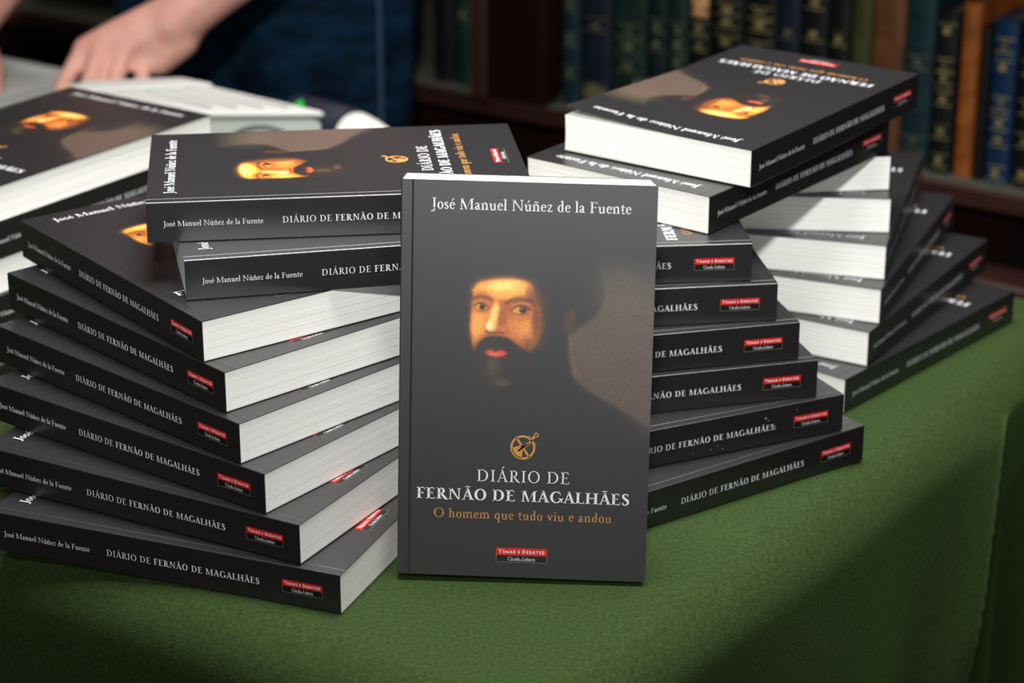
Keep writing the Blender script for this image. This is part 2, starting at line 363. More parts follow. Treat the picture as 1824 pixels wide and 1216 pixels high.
# ---- the printed portrait: a plain generic painted head of a bearded man in a dark cap, as a colour attribute
def portrait_mesh(lift):
    zf = zfun(lift)
    x0, x1, y0, y1, st = .020, BW-.0002, .082, .196, .0005
    nx = int((x1-x0)/st)+1; ny = int((y1-y0)/st)+1
    X, Y = np.meshgrid(np.linspace(x0, x1, nx), np.linspace(y0, y1, ny))
    # painting units: 1297 x 1216 over a 102.6 x 97 mm field
    U = (X*1000 - 27.5)/.0786; V = 1216 - (Y*1000 - 95.0)/97.0*1216
    lin = lambda c: np.array(srgb(*c)[:3])*((1, .94, .68) if c[0] > 1.6*c[2] and c[0] > 150 else (1, 1, 1))
    base = np.array((.008, .0075, .0085))
    C = np.tile(base, (ny, nx, 1)).astype(float)
    def seg_sdf(poly):
        inside = np.zeros(U.shape, bool); d = np.full(U.shape, 1e9)
        n = len(poly)
        for i in range(n):
            ax, ay = poly[i]; bx, by = poly[(i+1) % n]
            ex, ey = bx-ax, by-ay; t = np.clip(((U-ax)*ex+(V-ay)*ey)/(ex*ex+ey*ey+1e-9), 0, 1)
            d = np.minimum(d, np.hypot(U-ax-t*ex, V-ay-t*ey))
            c = ((ay > V) != (by > V)) & (U < (bx-ax)*(V-ay)/((by-ay) if by != ay else 1e-9)+ax)
            inside ^= c
        return np.where(inside, -d, d)
    def lay(mask, col, k=1.0):
        nonlocal C
        a = (mask*k)[..., None]; C = C*(1-a) + lin(col)*a
    def P(poly, soft, col, k=1.0, fade=None):
        m = 1/(1+np.exp(seg_sdf([c[:2] for c in _cr(poly+[poly[0]], 4)][:-1])/(soft*.3)))
        if fade is not None: m = m*fade
        lay(m, col, k)
    def E(cx, cy, rx, ry, rot, soft, col, k=1.0):
        a = math.radians(rot); x = (U-cx)*math.cos(a)+(V-cy)*math.sin(a); y = -(U-cx)*math.sin(a)+(V-cy)*math.cos(a)
        r = np.sqrt((x/rx)**2+(y/ry)**2); m = 1/(1+np.exp((r-1)/(soft*.3)))
        lay(m, col, k)
    def S(pts, wd, soft, col, k=1.0):
        q = _cr(pts, 5); d = np.full(U.shape, 1e9)
        for i in range(len(q)-1):
            ax, ay = q[i][:2]; bx, by = q[i+1][:2]; ex, ey = bx-ax, by-ay
            t = np.clip(((U-ax)*ex+(V-ay)*ey)/(ex*ex+ey*ey+1e-9), 0, 1); d = np.minimum(d, np.hypot(U-ax-t*ex, V-ay-t*ey))
        lay(1/(1+np.exp((d-wd/2)/(soft*.3))), col, k)
    # the warm grey-brown ground to the right of the head
    fade = np.clip((V+40)/420, 0, 1)**1.4
    bgp = [(1010, -60), (1052, 110), (1092, 200), (1122, 290), (1108, 370), (1062, 455), (985, 520), (925, 560), (885, 615), (885, 700), (900, 800), (922, 900),
           (1000, 985), (1100, 1050), (1200, 1100), (1300, 1160), (1420, 1235), (1560, 1320), (1700, 1350), (1700, -100)]
    P(bgp, 22, (76, 64, 54), .95, fade)
    P([(1150, 500), (1500, 420), (1500, 1250), (1300, 1130), (1000, 940), (930, 740)], 120, (84, 64, 58), .5)
    E(1250, 300, 180, 160, 0, .8, (86, 78, 58), .4)
    S([(878, 620), (885, 720), (905, 820), (925, 905)], 20, 26, (122, 98, 64), .45)
    # ear and temple lost in shade
    E(872, 505, 42, 95, 8, .45, (66, 40, 32), .8)
    E(640, 470, 75, 190, 0, .6, (52, 32, 22), .9)
    # lit face
    face = [(178, 300), (215, 252), (300, 226), (400, 214), (500, 218), (572, 238), (606, 275), (618, 330), (650, 400), (668, 470), (664, 540), (655, 610), (630, 680),
            (592, 730), (560, 720), (500, 690), (430, 640), (340, 625), (270, 640), (230, 680), (205, 735), (185, 720), (172, 640), (163, 560), (166, 470), (172, 380)]
    P(face, 14, (205, 112, 40))
    P([(185, 300), (240, 250), (400, 222), (520, 235), (575, 262), (560, 300), (480, 335), (400, 365), (330, 350), (260, 300)], 40, (244, 176, 84), .9)
    E(405, 262, 110, 32, -4, .6, (252, 220, 142), .85)
    E(520, 275, 60, 28, 14, .7, (240, 176, 92), .7)
    P([(175, 470), (270, 470), (275, 560), (250, 640), (205, 700), (178, 620)], 26, (232, 150, 66), .85)
    E(212, 560, 36, 70, 4, .8, (246, 178, 96), .6)
    P([(430, 500), (600, 500), (650, 560), (600, 690), (500, 640)], 50, (206, 122, 58), .8)
    E(545, 570, 55, 55, 30, .9, (226, 150, 80), .6)
    E(640, 500, 38, 190, 0, .6, (82, 44, 26), .85)
    E(600, 330, 40, 80, -20, .6, (96, 52, 28), .75)
    E(590, 690, 40, 60, -30, .6, (80, 48, 30), .7)
    # eye sockets
    E(235, 400, 72, 46, 6, .5, (134, 68, 28), .8)
    E(520, 415, 88, 52, -4, .5, (120, 58, 26), .85)
    E(400, 420, 40, 60, -20, .7, (150, 76, 30), .8)
    # brows
    S([(178, 362), (225, 346), (275, 350), (308, 366)], 24, 20, (48, 28, 20), .9)
    S([(420, 384), (470, 362), (530, 356), (600, 368)], 26, 22, (44, 26, 18), .9)
    # eyes
    E(232, 424, 44, 21, 6, .3, (206, 142, 70), .95); E(244, 421, 22, 22, 0, .3, (38, 22, 14), 1)
    S([(186, 418), (215, 396), (258, 396), (292, 424)], 8, 8, (50, 24, 14), .9); S([(196, 440), (240, 452), (284, 438)], 6, 10, (120, 62, 30), .8)
    S([(188, 384), (235, 372), (285, 392)], 12, 14, (214, 130, 62), .7)
    E(506, 438, 50, 23, -2, .3, (206, 138, 62), .95); E(536, 434, 27, 25, 0, .3, (34, 20, 14), 1); E(528, 424, 5, 5, 0, .4, (220, 180, 130), .8)
    S([(452, 446), (486, 412), (540, 404), (588, 430)], 9, 8, (48, 24, 14), .9); S([(462, 456), (515, 472), (575, 458)], 7, 10, (126, 66, 32), .8)
    S([(460, 408), (520, 384), (586, 396)], 12, 14, (200, 116, 54), .7); S([(440, 480), (520, 505), (600, 480)], 12, 22, (140, 74, 34), .6)
    # nose
    P([(345, 380), (372, 430), (356, 500), (350, 560), (330, 592), (290, 590), (272, 560), (296, 500), (318, 440)], 18, (246, 178, 92), .9)
    S([(338, 430), (320, 490), (304, 545)], 26, 26, (255, 226, 150), .9); E(302, 556, 28, 30, 0, .5, (255, 232, 168), .9)
    P([(372, 420), (420, 470), (418, 560), (400, 590), (362, 580), (358, 500)], 20, (136, 70, 30), .8)
    E(392, 572, 32, 26, -10, .5, (196, 112, 50), .85); S([(276, 594), (310, 610), (352, 600), (404, 604)], 13, 14, (70, 34, 20), .9)
    # moustache and beard
    P([(186, 700), (222, 662), (270, 640), (320, 632), (350, 640), (390, 630), (440, 640), (520, 690), (600, 735), (655, 700), (660, 900), (600, 1010), (470, 1060), (340, 1060), (230, 1000), (185, 860)], 34, (24, 19, 18), .95)
    E(300, 800, 120, 200, 0, .9, (44, 36, 28), .5); E(520, 800, 90, 170, 0, .9, (34, 28, 24), .4)
    # lips
    E(350, 722, 60, 14, 0, .6, (62, 26, 20), .9)
    P([(274, 742), (310, 732), (345, 742), (390, 734), (424, 748), (400, 768), (345, 776), (296, 766)], 12, (214, 78, 48), .95)
    E(330, 758, 34, 7, 0, .7, (236, 122, 86), .6); S([(280, 745), (340, 749), (420, 748)], 5, 6, (110, 36, 26), .8)
    # a little warm light in the beard
    E(325, 850, 40, 60, 0, .8, (88, 76, 52), .4); E(400, 965, 50, 24, 0, .9, (104, 90, 66), .35)
    # canvas grain
    rng = np.random.default_rng(3); g = rng.normal(0, 1, U.shape); g = (g + np.roll(g, 1, 0) + np.roll(g, 1, 1))/3
    C = np.clip(C*(1+.16*g[..., None]), 0, 1)
    edge = np.minimum(np.minimum((X-x0)/.006, (Y-y0)/.006), (y1-Y)/.01).clip(0, 1)[..., None]
    C = C*edge + base*(1-edge)
    vs = [(BL-float(Y[j, i]), float(X[j, i]), zf(BL-float(Y[j, i]), float(X[j, i]))+.00003) for j in range(ny) for i in range(nx)]
    fs = [[j*nx+i, j*nx+i+1, (j+1)*nx+i+1, (j+1)*nx+i] for j in range(ny-1) for i in range(nx-1)]
    me = mesh('portrait', vs, fs, M_portrait)
    at = me.color_attributes.new('paint', 'FLOAT_COLOR', 'POINT')
    at.data.foreach_set('color', np.concatenate([C, np.ones((ny, nx, 1))], 2).astype(np.float32).ravel())
    return me

M_portrait = mat('printed_portrait', (.02, .02, .02, 1), rough=.35, spec=1.0)
M_portrait.node_tree.nodes['Principled BSDF'].inputs['IOR'].default_value = 1.5
_a = M_portrait.node_tree.nodes.new('ShaderNodeVertexColor'); _a.layer_name = 'paint'
M_portrait.node_tree.links.new(_a.outputs[0], M_portrait.node_tree.nodes['Principled BSDF'].inputs['Base Color'])

def book_meshes(lift=None, shear=0.0):
    R = {}; zf = zfun(lift)
    cv = lambda e: (lambda x, y: (BL-y*.001, x*.001, zf(BL-y*.001, x*.001)+e))
    # pages
    xs = (.0004, BL-.0004); f1 = BW-.0006; f0 = BW-.0006-shear; z0, z1 = TC+.0001, BT-TC-.0002
    mb = MB(); nl = 6; prof = [(f0+(f1-f0)*k/nl - .0005*math.sin(math.pi*k/nl), z0+(z1-z0)*k/nl) for k in range(nl+1)]
    sec = [(.0009, z0)] + prof + [(.0009, z1)]
    n = len(sec)
    mb.add([(x, y, z) for x in xs for y, z in sec], [list(range(n))[::-1], list(range(n, 2*n))] + [[i, (i+1) % n, n+(i+1) % n, n+i] for i in range(n)])
    for zz, t in ((.28, .00012), (.47, .00009), (.70, .00012), (.86, .00008)):
        z = z0+(z1-z0)*zz; e = .00004
        for x in (xs[0]-e, xs[1]+e): mb.add([(x, .004, z), (x, f1-.002-(1-zz)*shear, z), (x, f1-.002-(1-zz)*shear, z+t), (x, .004, z+t)], [[0, 1, 2, 3]], 1)
    R['page_block'] = mb.mesh('page_block', [M_paper, M_line])
    # covers
    R['front_cover'] = front_cover_mesh(lift)
    mb = MB(); mb.box((0, .0007, 0), (BL, BW-shear, TC)); R['back_cover'] = mb.mesh('back_cover', M_cover)
    r = .0007; arc = [(r-r*math.sin(a), r-r*math.cos(a)) for a in [math.radians(x) for x in (0, 22, 45, 68, 90)]]   # (y, z) from bottom to the flat
    zt = BT-.0001
    out = arc + [(y, zt-z) for y, z in arc[::-1]]; ri = r-TC
    inn = [(r-ri*math.sin(math.radians(x)), r-ri*math.cos(math.radians(x))) for x in (0, 22, 45, 68, 90)]; inn = inn + [(y, zt-z) for y, z in inn[::-1]]
    m = len(out); mb = MB()
    mb.add([(x, y, z) for x in (0, BL) for y, z in out+inn],
           [[i, i+1, 2*m+i+1, 2*m+i] for i in range(m-1)] + [[m+i, 3*m+i, 3*m+i+1, m+i+1] for i in range(m-1)] +
           [[i, m+i, m+i+1, i+1] for i in range(m-1)] + [[2*m+i, 2*m+i+1, 3*m+i+1, 3*m+i] for i in range(m-1)])
    R['spine'] = mb.mesh('spine', M_cover)
    for p in R['spine'].polygons: p.use_smooth = False
    # printing on the front cover
    mb = MB(); e = .00006
    mb.polys(text_polys([(GREG, 'José Manuel Núñez de la Fuente', 1)], 112, 6.2, 16.9, 213.7, .01), cv(e))
    mb.polys(text_polys([(GREG, 'DIÁRIO DE', 1)], 52.7, 6.9, 45.5, 56.8, .1), cv(e))
    mb.polys(text_polys([(GBOLD, 'FERNÃO DE MAGALHÃES', 1)], 122, 6.6, 10.8, 45.5, .06), cv(e))
    mb.polys(text_polys([(GREG, 'O homem que tudo viu e andou', 1)], 102, 5.6, 21.0, 34.6, .03), cv(e), 1)
    R['cover_lettering'] = mb.mesh('cover_lettering', [M_white, M_tan])
    mb = MB(); mb.polys(astrolabe(71.3, 77.6, 7.1), cv(e)); R['astrolabe_emblem'] = mb.mesh('astrolabe_emblem', M_tan)
    mb = MB(); label_polys(mb, 57.2, 9.0, 29.4, 4.5, 4.2, lambda x, y, k: cv(.00005+k*.00004)(x, y)); R['publisher_label'] = mb.mesh('publisher_label', [M_label, M_red, M_white, M_cream])
    R['portrait'] = portrait_mesh(lift)
    # printing on the spine
    sp = lambda e: (lambda x, y: (x*.001, -e, y*.001))
    mb = MB()
    mb.polys(text_polys([(GREG2, 'José Manuel Núñez de la Fuente', 1)], 58.6, 3.3, 9.6, 9.9, .01), sp(e))
    mb.polys(text_polys([(GMED, 'DIÁRIO DE ', 1), (GBOLD, 'FERNÃO DE MAGALHÃES', 1)], 99.4, 3.9, 79.6, 9.7, .1), sp(e))
    R['spine_lettering'] = mb.mesh('spine_lettering', M_white)
    mb = MB(); label_polys(mb, 193.6, 8.0, 25.2, 3.9, 4.0, lambda x, y, k: sp(.00005+k*.00004)(x, y)); R['spine_label'] = mb.mesh('spine_label', [M_label, M_red, M_white, M_cream])
    return R

GREG2 = glyphs(.115, .052)
SUB = {'cover_lettering': 'front_cover', 'astrolabe_emblem': 'front_cover', 'publisher_label': 'front_cover', 'portrait': 'front_cover',
       'spine_lettering': 'spine', 'spine_label': 'spine'}
def book(R, Mx, label, group):
    t = empty('paperback_book', label=label, category='book'); t.matrix_world = Mx
    if group: t['group'] = group
    made = {}
    for k in ('page_block', 'front_cover', 'back_cover', 'spine'): made[k] = link(k, R[k], t)
    for k, par in SUB.items(): link('publisher_label' if k == 'spine_label' else k, R[k], made[par])
    return t

R0 = book_meshes(); R1 = dict(book_meshes(lift_e1)); RF = book_meshes(None, .0036)
for k in ('spine', 'back_cover', 'page_block', 'spine_lettering', 'spine_label'): R1[k] = R0[k]
for k in ('spine', 'spine_lettering', 'spine_label', 'portrait', 'front_cover', 'cover_lettering', 'astrolabe_emblem', 'publisher_label'): RF[k] = R0[k]

def lying(k, x, y, deg, dz=0, tx=0, ty=0):
    c, s = math.cos(math.radians(deg)), math.sin(math.radians(deg))
    ax = Vector((c, s, tx)).normalized(); ay = Vector((-s, c, ty)); az = ax.cross(ay).normalized(); ay = az.cross(ax)
    return Matrix(((ax.x, ay.x, az.x, x), (ax.y, ay.y, az.y, y), (ax.z, ay.z, az.z, k*BT + .0002*(k > 0) + dz), (0, 0, 0, 1)))

GA, GC, GD, GF, GE, GG = ('books in the fanned stack at the left', 'books bridging the front stacks', 'books in the stack behind the standing copy',
                          'books in the fanned stack at the back right', 'books on top of the right stacks', 'books in the stack at the far left')
BOOKS = [
 ('A', 0, -.3101, 1.2479, 338.52, GA, 'black paperback at the very bottom of the fanned left stack, lying on the green cloth'),
 ('A', 1, -.3208, 1.2865, 331.28, GA, 'black paperback directly above the lowest book of the fanned left stack'),
 ('A', 2, -.3232, 1.3278, 323.19, GA, 'black paperback third from the bottom of the fanned left stack'),
 ('A', 3, -.3224, 1.3595, 317.18, GA, 'black paperback fourth from the bottom of the fanned left stack'),
 ('A', 4, -.3192, 1.3873, 312.92, GA, 'black paperback second from the top of the fanned left stack'),
 ('A', 5, -.3151, 1.4173, 307.18, GA, 'black paperback on top of the fanned left stack, portrait half hidden under two crosswise books'),
 ('C', 6, -.1891, 1.2679, 12.29, GC, 'black paperback crosswise on the left stack, directly under the one showing its whole portrait'),
 ('C', 7, -.2146, 1.2986, 6.73, GC, 'topmost paperback left behind the standing copy, its portrait and ochre emblem fully visible'),
 ('D', 0, .0381, 1.2433, 34.98, GD, 'black paperback lowest in the stack right behind the standing copy, lying on the green cloth'),
 ('D', 1, .0025, 1.2699, 24.96, GD, 'black paperback second from the bottom behind the standing copy, spine with whitish scuffs'),
 ('D', 2, -.0293, 1.3043, 14.89, GD, 'black paperback third from the bottom of the stack right behind the standing copy'),
 ('D', 3, -.0428, 1.3105, 13.69, GD, 'black paperback fourth from the bottom of the stack right behind the standing copy'),
 ('D', 4, -.0618, 1.3366, 7.75, GD, 'black paperback fifth from the bottom of the stack right behind the standing copy'),
 ('D', 5, -.0793, 1.3508, 5.23, GD, 'black paperback behind the standing copy, sixth from the bottom, carrying a slanted book'),
 ('F', 0, .2249, 1.4529, 49.54, GF, 'black paperback at the bottom of the back right fan, nearest the table edge'),
 ('F', 1, .2428, 1.4760, 59.16, GF, 'black paperback second from the bottom of the back right fan'),
 ('F', 2, .2523, 1.4925, 67.59, GF, 'black paperback third from the bottom of the back right fan'),
 ('F', 3, .2575, 1.5123, 74.42, GF, 'black paperback fourth from the bottom of the back right fan'),
 ('F', 4, .2636, 1.5401, 85.24, GF, 'black paperback fifth from the bottom of the back right fan, slanting shadow across its pages'),
 ('F', 5, .2653, 1.5608, 97.27, GF, 'black paperback on top of the back right fan, mostly under the two slanted books'),
 ('E', 6, .1236, 1.3879, 52.52, GE, 'slanted black paperback directly under the topmost one at the right'),
 ('E', 7, .1506, 1.4035, 54.08, GE, 'topmost right paperback, its portrait upside down, its front cover gaping'),
]
# the far left stack: copies turned head to tail by turns
gx, gy, gd = -.3413, 1.7474, 235.59
hx, hy = -.3586, 1.4684
GL = [('lowest', 0), ('second from the bottom', 1), ('third from the bottom', 2), ('fourth from the bottom', 3), ('second from the top', 4)]
for nm, k in GL:
    jx, jy = ((.002, .001), (-.003, .002), (.001, -.003), (.002, .002), (0, 0))[k]
    side = 'spine' if k % 2 == 0 else 'white pages'
    if k % 2 == 0: BOOKS.append(('G', k, hx+jx, hy+jy, gd-180, GG, 'black paperback %s in the far left stack, %s facing front' % (nm, side)))
    else: BOOKS.append(('G', k, gx+jx, gy+jy, gd, GG, 'black paperback %s in the far left stack, %s facing front' % (nm, side)))
BOOKS.append(('G', 5, gx, gy, gd, GG, 'black paperback on top of the far left stack, glowing portrait near the grey plastic casing'))

for s, k, x, y, a, g, lab in BOOKS:
    kw = {}
    if s == 'E': kw = dict(dz=.0002, tx=.0, ty=.0) if k == 6 else dict(dz=.0008, tx=.003, ty=0)
    t = book(R1 if (s, k) == ('E', 7) else R0, lying(k, x, y, a, **kw), lab, g)
    if (s, k) == ('D', 1):          # rubbed spots on this one spine
        mb = MB(); rs = random.Random(11)
        for cx, cz, r in ((.1725, .0185, .0011), (.1745, .0168, .0007), (.1785, .0118, .0014), (.1800, .0100, .0008), (.1335, .0045, .0006), (.1385, .0058, .0005), (.1420, .0035, .0005), (.1210, .0040, .0004), (.1950, .0205, .0005)):
            q = [(cx+r*rs.uniform(.5, 1.1)*math.cos(i*.7), -.0002, cz+r*rs.uniform(.4, 1)*math.sin(i*.7)) for i in range(9)]
            mb.add(q, [list(range(9))])
        link('scuff_marks', mb.mesh('scuff_marks', mat('rubbed_grey', srgb(120, 124, 132), rough=.8)), [c for c in COL.objects if c.parent == t and c.name.startswith('spine')][0], label='whitish rubbed spots')

# the copy standing upright in front, leaning back on the stacks
Rz = Matrix.Rotation(-.0603, 4, 'Z') @ Matrix.Rotation(.0112, 4, 'Y') @ Matrix.Rotation(-.1586, 4, 'X')
Mf = Matrix.Translation((-.0666, 1.2069, .0044)) @ Rz @ Matrix(((0, 1, 0, 0), (0, 0, -1, BT), (-1, 0, 0, BL), (0, 0, 0, 1)))
book(RF, Mf, 'black paperback standing upright in front of the stacks, whole cover facing the viewer', None)

# ---------------------------------------------------------------- table and cloth
M_wood_t = mat('table_wood', srgb(70, 40, 26), rough=.5)
M_felt = mat('green_velvet_felt', srgb(34, 46, 22), rough=.95, spec=.05, bump=(900, .5, .0012, (1, 1, 1)),
             noise=(420, srgb(49, 64, 33), (1, 1, 1), .3, .75))
_b = M_felt.node_tree.nodes['Principled BSDF']      # napped cloth: dark seen face on, bright seen at a shallow angle
_b.inputs['Sheen Weight'].default_value = .25; _b.inputs['Sheen Roughness'].default_value = .3; _b.inputs['Sheen Tint'].default_value = srgb(150, 200, 110)
S1, N0, S0, N1 = -.577, .847, -2.35, 1.63      # right edge, near edge, left edge, far edge
def build_cloth():
    rr = .038; R = .04
    # perimeter, counter-clockwise, with rounded corners
    cs = [((S1-R, N0+R), -90), ((S1-R, N1-R), 0), ((S0+R, N1-R), 90), ((S0+R, N0+R), 180)]
    pts = []
    for i, ((cx, cy), a0) in enumerate(cs):
        for k in range(7):
            a = math.radians(a0+15*k); pts.append((cx+R*math.cos(a), cy+R*math.sin(a), math.cos(a), math.sin(a)))
        (dx, dy), a1 = cs[(i+1) % 4]; a = math.radians(a0+90)
        p0 = (cx+R*math.cos(a), cy+R*math.sin(a)); p1 = (dx+R*math.cos(a), dy+R*math.sin(a))
        L = math.hypot(p1[0]-p0[0], p1[1]-p0[1]); m = int(L/.0055)
        for k in range(1, m): pts.append((p0[0]+(p1[0]-p0[0])*k/m, p0[1]+(p1[1]-p0[1])*k/m, math.cos(a), math.sin(a)))
    n = len(pts); rings = []
    prof = [(-rr, 0)] + [(-rr+rr*math.sin(math.radians(a)), -rr+rr*math.cos(math.radians(a))) for a in range(9, 91, 9)]
    zs = [-rr - (.70-rr)*(i/60)**1.15 for i in range(1, 61)]
    prof += [(0, z) for z in zs]
    vs = []
    for o, z in prof:
        d = max(0, (-z-.02))/.7; dd = d**.75
        for (x, y, nx, ny) in pts:
            off = o
            if d > 0:
                q = x*ny*-1 + y*nx if abs(nx) > .5 else x
                f = .0035*math.sin(q*23+1.2*math.sin(q*9)) + .0012*math.sin(q*51+2)
                off += dd*(f + .004)
                if nx > .9:       # the right-hand fall: one deep pleat near its far end
                    e = (y-1.425+.32*d)
                    off += min(1, d*5)*(.022*math.exp(-(e/.05)**2) if e < 0 else .022*math.exp(-(e/.012)**2) - .06*(1-math.exp(-(e/.014)**2)))
                    off += dd*.010*math.sin((y-1.05)*19)
            vs.append(sn(x+nx*off, y+ny*off, z))
    fs = [[r*n+k, (r+1)*n+k, (r+1)*n+(k+1) % n, r*n+(k+1) % n] for r in range(len(prof)-1) for k in range(n)]
    fs.append(list(range(n)))
    me = mesh('tablecloth', vs, fs, M_felt, True)
    o = link('tablecloth', me, label='thick dark green felt cloth covering the display table and hanging down its sides', category='tablecloth')
    return o
build_cloth()
tb = empty('display_table', sn(-1.4, 1.2, -.75), label='wooden table hidden under the green felt cloth', category='table')
tb.rotation_euler = (0, 0, math.atan2(-.574, .819))
mb = MB(); mb.box((S0+1.4+.035, N0-1.2+.035, .715), (S1+1.4-.035, N1-1.2-.035, .7485), bevel=.003); link('tabletop', mb.mesh('tabletop', M_wood_t), tb)
for a in (S0+1.4+.1, S1+1.4-.1):
    for b in (N0-1.2+.1, N1-1.2-.1):
        mb = MB(); mb.tube([(a, b, 0), (a, b, .4), (a, b, .715)], [.018, .025, .03]); link('leg', mb.mesh('leg', M_wood_t), tb)

# ---------------------------------------------------------------- room shell
M_floor = mat('dark_red_carpet', srgb(58, 16, 12), rough=.95, bump=(300, .4, .003, (1, 1, 1)))
M_wall = mat('dark_wall', srgb(40, 26, 20), rough=.8)
mb = MB(); mb.box((-4, -2.5, -.80), (3.2, 4.2, -.75)); link('floor', mb.mesh('floor', M_floor), kind='structure')
mb = MB(); mb.box((-3.6, 2.42, -.75), (1.6, 2.5, 1.9), M=MSN); link('wall_back', mb.mesh('wall_back', M_wall), kind='structure')

# ---------------------------------------------------------------- bookcase
M_mah = mat('mahogany', srgb(12, 4, 3), rough=.4, spec=.2, noise=(9, srgb(30, 9, 6), (1, 1, .12), .35, .75))
M_maht = mat('mahogany_lip', srgb(38, 19, 14), rough=.45, spec=.3, noise=(14, srgb(60, 34, 26), (.15, .15, 1), .3, .8))
M_shelf = mat('shelf_dusty_green_grey', srgb(60, 60, 48), rough=.8)
M_inside = mat('bookcase_inside', srgb(18, 12, 10), rough=.8)
bc = empty('bookcase', (0, 0, 0), label='dark mahogany bookcase behind the table, filled with leather volumes', category='bookcase')
def cpart(name, a, b, m, bevel=.002, lab=None):
    mb = MB(); mb.box(a, b, bevel=bevel, M=MSN); o = link(name, mb.mesh(name, m), bc)
    if lab: o['label'] = lab
    return o
SB = -.05
cpart('shelf', (-3.2, 1.992, SB-.014), (-.15, 2.36, SB), M_shelf, lab='grey-green dusty shelf board')
cpart('shelf_lip', (-3.2, 1.984, SB-.018), (-.15, 1.992, SB+.001), M_maht, lab='lighter brown shelf edge')
cpart('shelf', (-3.2, 2.0, .165), (-.15, 2.36, .185), M_mah)
cpart('base_panel', (-3.2, 2.012, -.75), (-.15, 2.03, SB-.018), M_mah)
cpart('base_moulding', (-3.2, 1.955, -.165), (-.15, 2.014, -.128), M_maht, .008, 'reddish-brown rounded moulding')
cpart('back_panel', (-3.2, 2.36, -.75), (-.15, 2.375, 1.2), M_inside)
cpart('post', (-1.437, 1.986, SB), (-1.352, 2.02, 1.2), M_mah, .004)
cpart('post_lit_edge', (-1.441, 1.978, SB), (-1.423, 1.988, 1.2), mat('mahogany_painted_light', srgb(44, 17, 7), rough=.5), .003, 'orange-brown post edge, coloured as if catching light')  # light caught on the post's left edge, put into the strip's colour
cpart('partition', (-1.42, 2.02, SB), (-1.37, 2.36, 1.2), M_mah)
cpart('post', (-.22, 1.986, -.75), (-.15, 2.36, 1.2), M_mah, .004)
cpart('post', (-3.2, 1.986, -.75), (-3.12, 2.36, 1.2), M_mah, .004)
cpart('cornice', (-3.25, 1.95, 1.2), (-.1, 2.38, 1.26), M_mah, .01)

# the old volumes: (s0, s1, height z, colour, gilt band z list, label)
def lmat(n, c, k=.55): return mat(n, srgb(*c, k), rough=.5, spec=.25, noise=(60, srgb(*[int(v*.55) for v in c], k), (1, 1, .4), .35, .8))
LB = dict(teal=lmat('leather_teal', (20, 54, 62)), navy=lmat('leather_navy', (24, 34, 52)), green=lmat('leather_green', (24, 52, 44)), black=lmat('leather_black', (15, 18, 17)),
          olive=lmat('leather_olive', (72, 80, 34)), brown=lmat('leather_brown', (120, 74, 38)), tan=lmat('leather_tan', (176, 96, 36)), blue=lmat('leather_blue', (14, 52, 92)), dkteal=lmat('leather_dark_teal', (16, 38, 40)))
M_dust = mat('dusty_old_page_edges', srgb(62, 56, 46), rough=.9)
M_gilt = mat('dull_gilt', srgb(116, 106, 66), rough=.6, spec=.25, noise=(90, srgb(70, 66, 40), (1, 1, 1), .45, .7))
M_gilt2 = mat('worn_gilt', srgb(84, 84, 56), rough=.6, spec=.4, noise=(80, srgb(50, 56, 36), (1, 1, 1), .4, .65))
M_lab_tan = mat('tan_spine_label', srgb(176, 128, 84), rough=.6)
M_lab_olive = mat('olive_spine_label', srgb(84, 80, 50), rough=.7)
def volume(s0, s1, top, colour, bands, label, lab=None, dep=.15, n0=2.013):
    w = s1-s0; t = empty('leather_bound_book', sn((s0+s1)/2, n0, SB), label=label, category='book', group='old leather volumes on the bookcase shelf')
    t.rotation_euler = (0, 0, math.atan2(-.574, .819)); H = top-SB; g = .0006
    hw = w/2-g
    # case: boards and rounded spine in one piece
    sec = [(-hw, dep), (-hw, .006)] + [(-hw*math.cos(math.pi*k/10), .006-.006*math.sin(math.pi*k/10)) for k in range(1, 10)] + [(hw, .006), (hw, dep), (hw-.0025, dep), (hw-.0025, .012), (-hw+.0025, .012), (-hw+.0025, dep)]
    m = len(sec); mb = MB()
    mb.add([(x, y, z) for z in (0, H) for x, y in sec], [[i, (i+1) % m, m+(i+1) % m, m+i] for i in range(m)] + [list(range(m))[::-1], list(range(m, 2*m))])
    def band(z, hgt, mi, wd=1.0, out=.0009):
        q = [(-hw*wd*math.cos(math.pi*k/10), .006-(.006+out)*max(.0, math.sin(math.pi*k/10))) for k in range(11)]
        mb.add([(x, y-.0003, zz) for zz in (z-hgt/2, z+hgt/2) for x, y in q] + [(x, .008, zz) for zz in (z-hgt/2, z+hgt/2) for x in (-hw*wd, hw*wd)],
               [[i, i+1, 12+i, 11+i] for i in range(10)] + [list(range(11)) + [23, 22], list(range(21, 10, -1)) + [24, 25]], mi)
    for i in range(5): band(H*(.14+.18*i), .003, 0, .99, .0014)
    for b in bands: band(b-SB, .0065, 1, .5)
    for b in bands: band(b-SB+.0065, .0012, 1, .9, .0006); band(b-SB-.0065, .0012, 1, .9, .0006)
    link('binding', mb.mesh('binding', [LB[colour], M_gilt if colour in ('black', 'blue') else M_gilt2]), t)
    if lab:
        z, hgt, mm = lab; mb = MB(); q = [(-hw*.9*math.cos(math.pi*k/10), .006-.0078*math.sin(math.pi*k/10)) for k in range(11)]
        mb.add([(x, y, zz) for zz in (z-SB-hgt/2, z-SB+hgt/2) for x, y in q], [[i, i+1, 12+i, 11+i] for i in range(10)])
        link('spine_label', mb.mesh('spine_label', mm), t)
    mb = MB(); mb.box((-hw+.0026, .0125, .002), (hw-.0026, dep-.004, H-.003)); link('page_block', mb.mesh('page_block', M_dust), t)

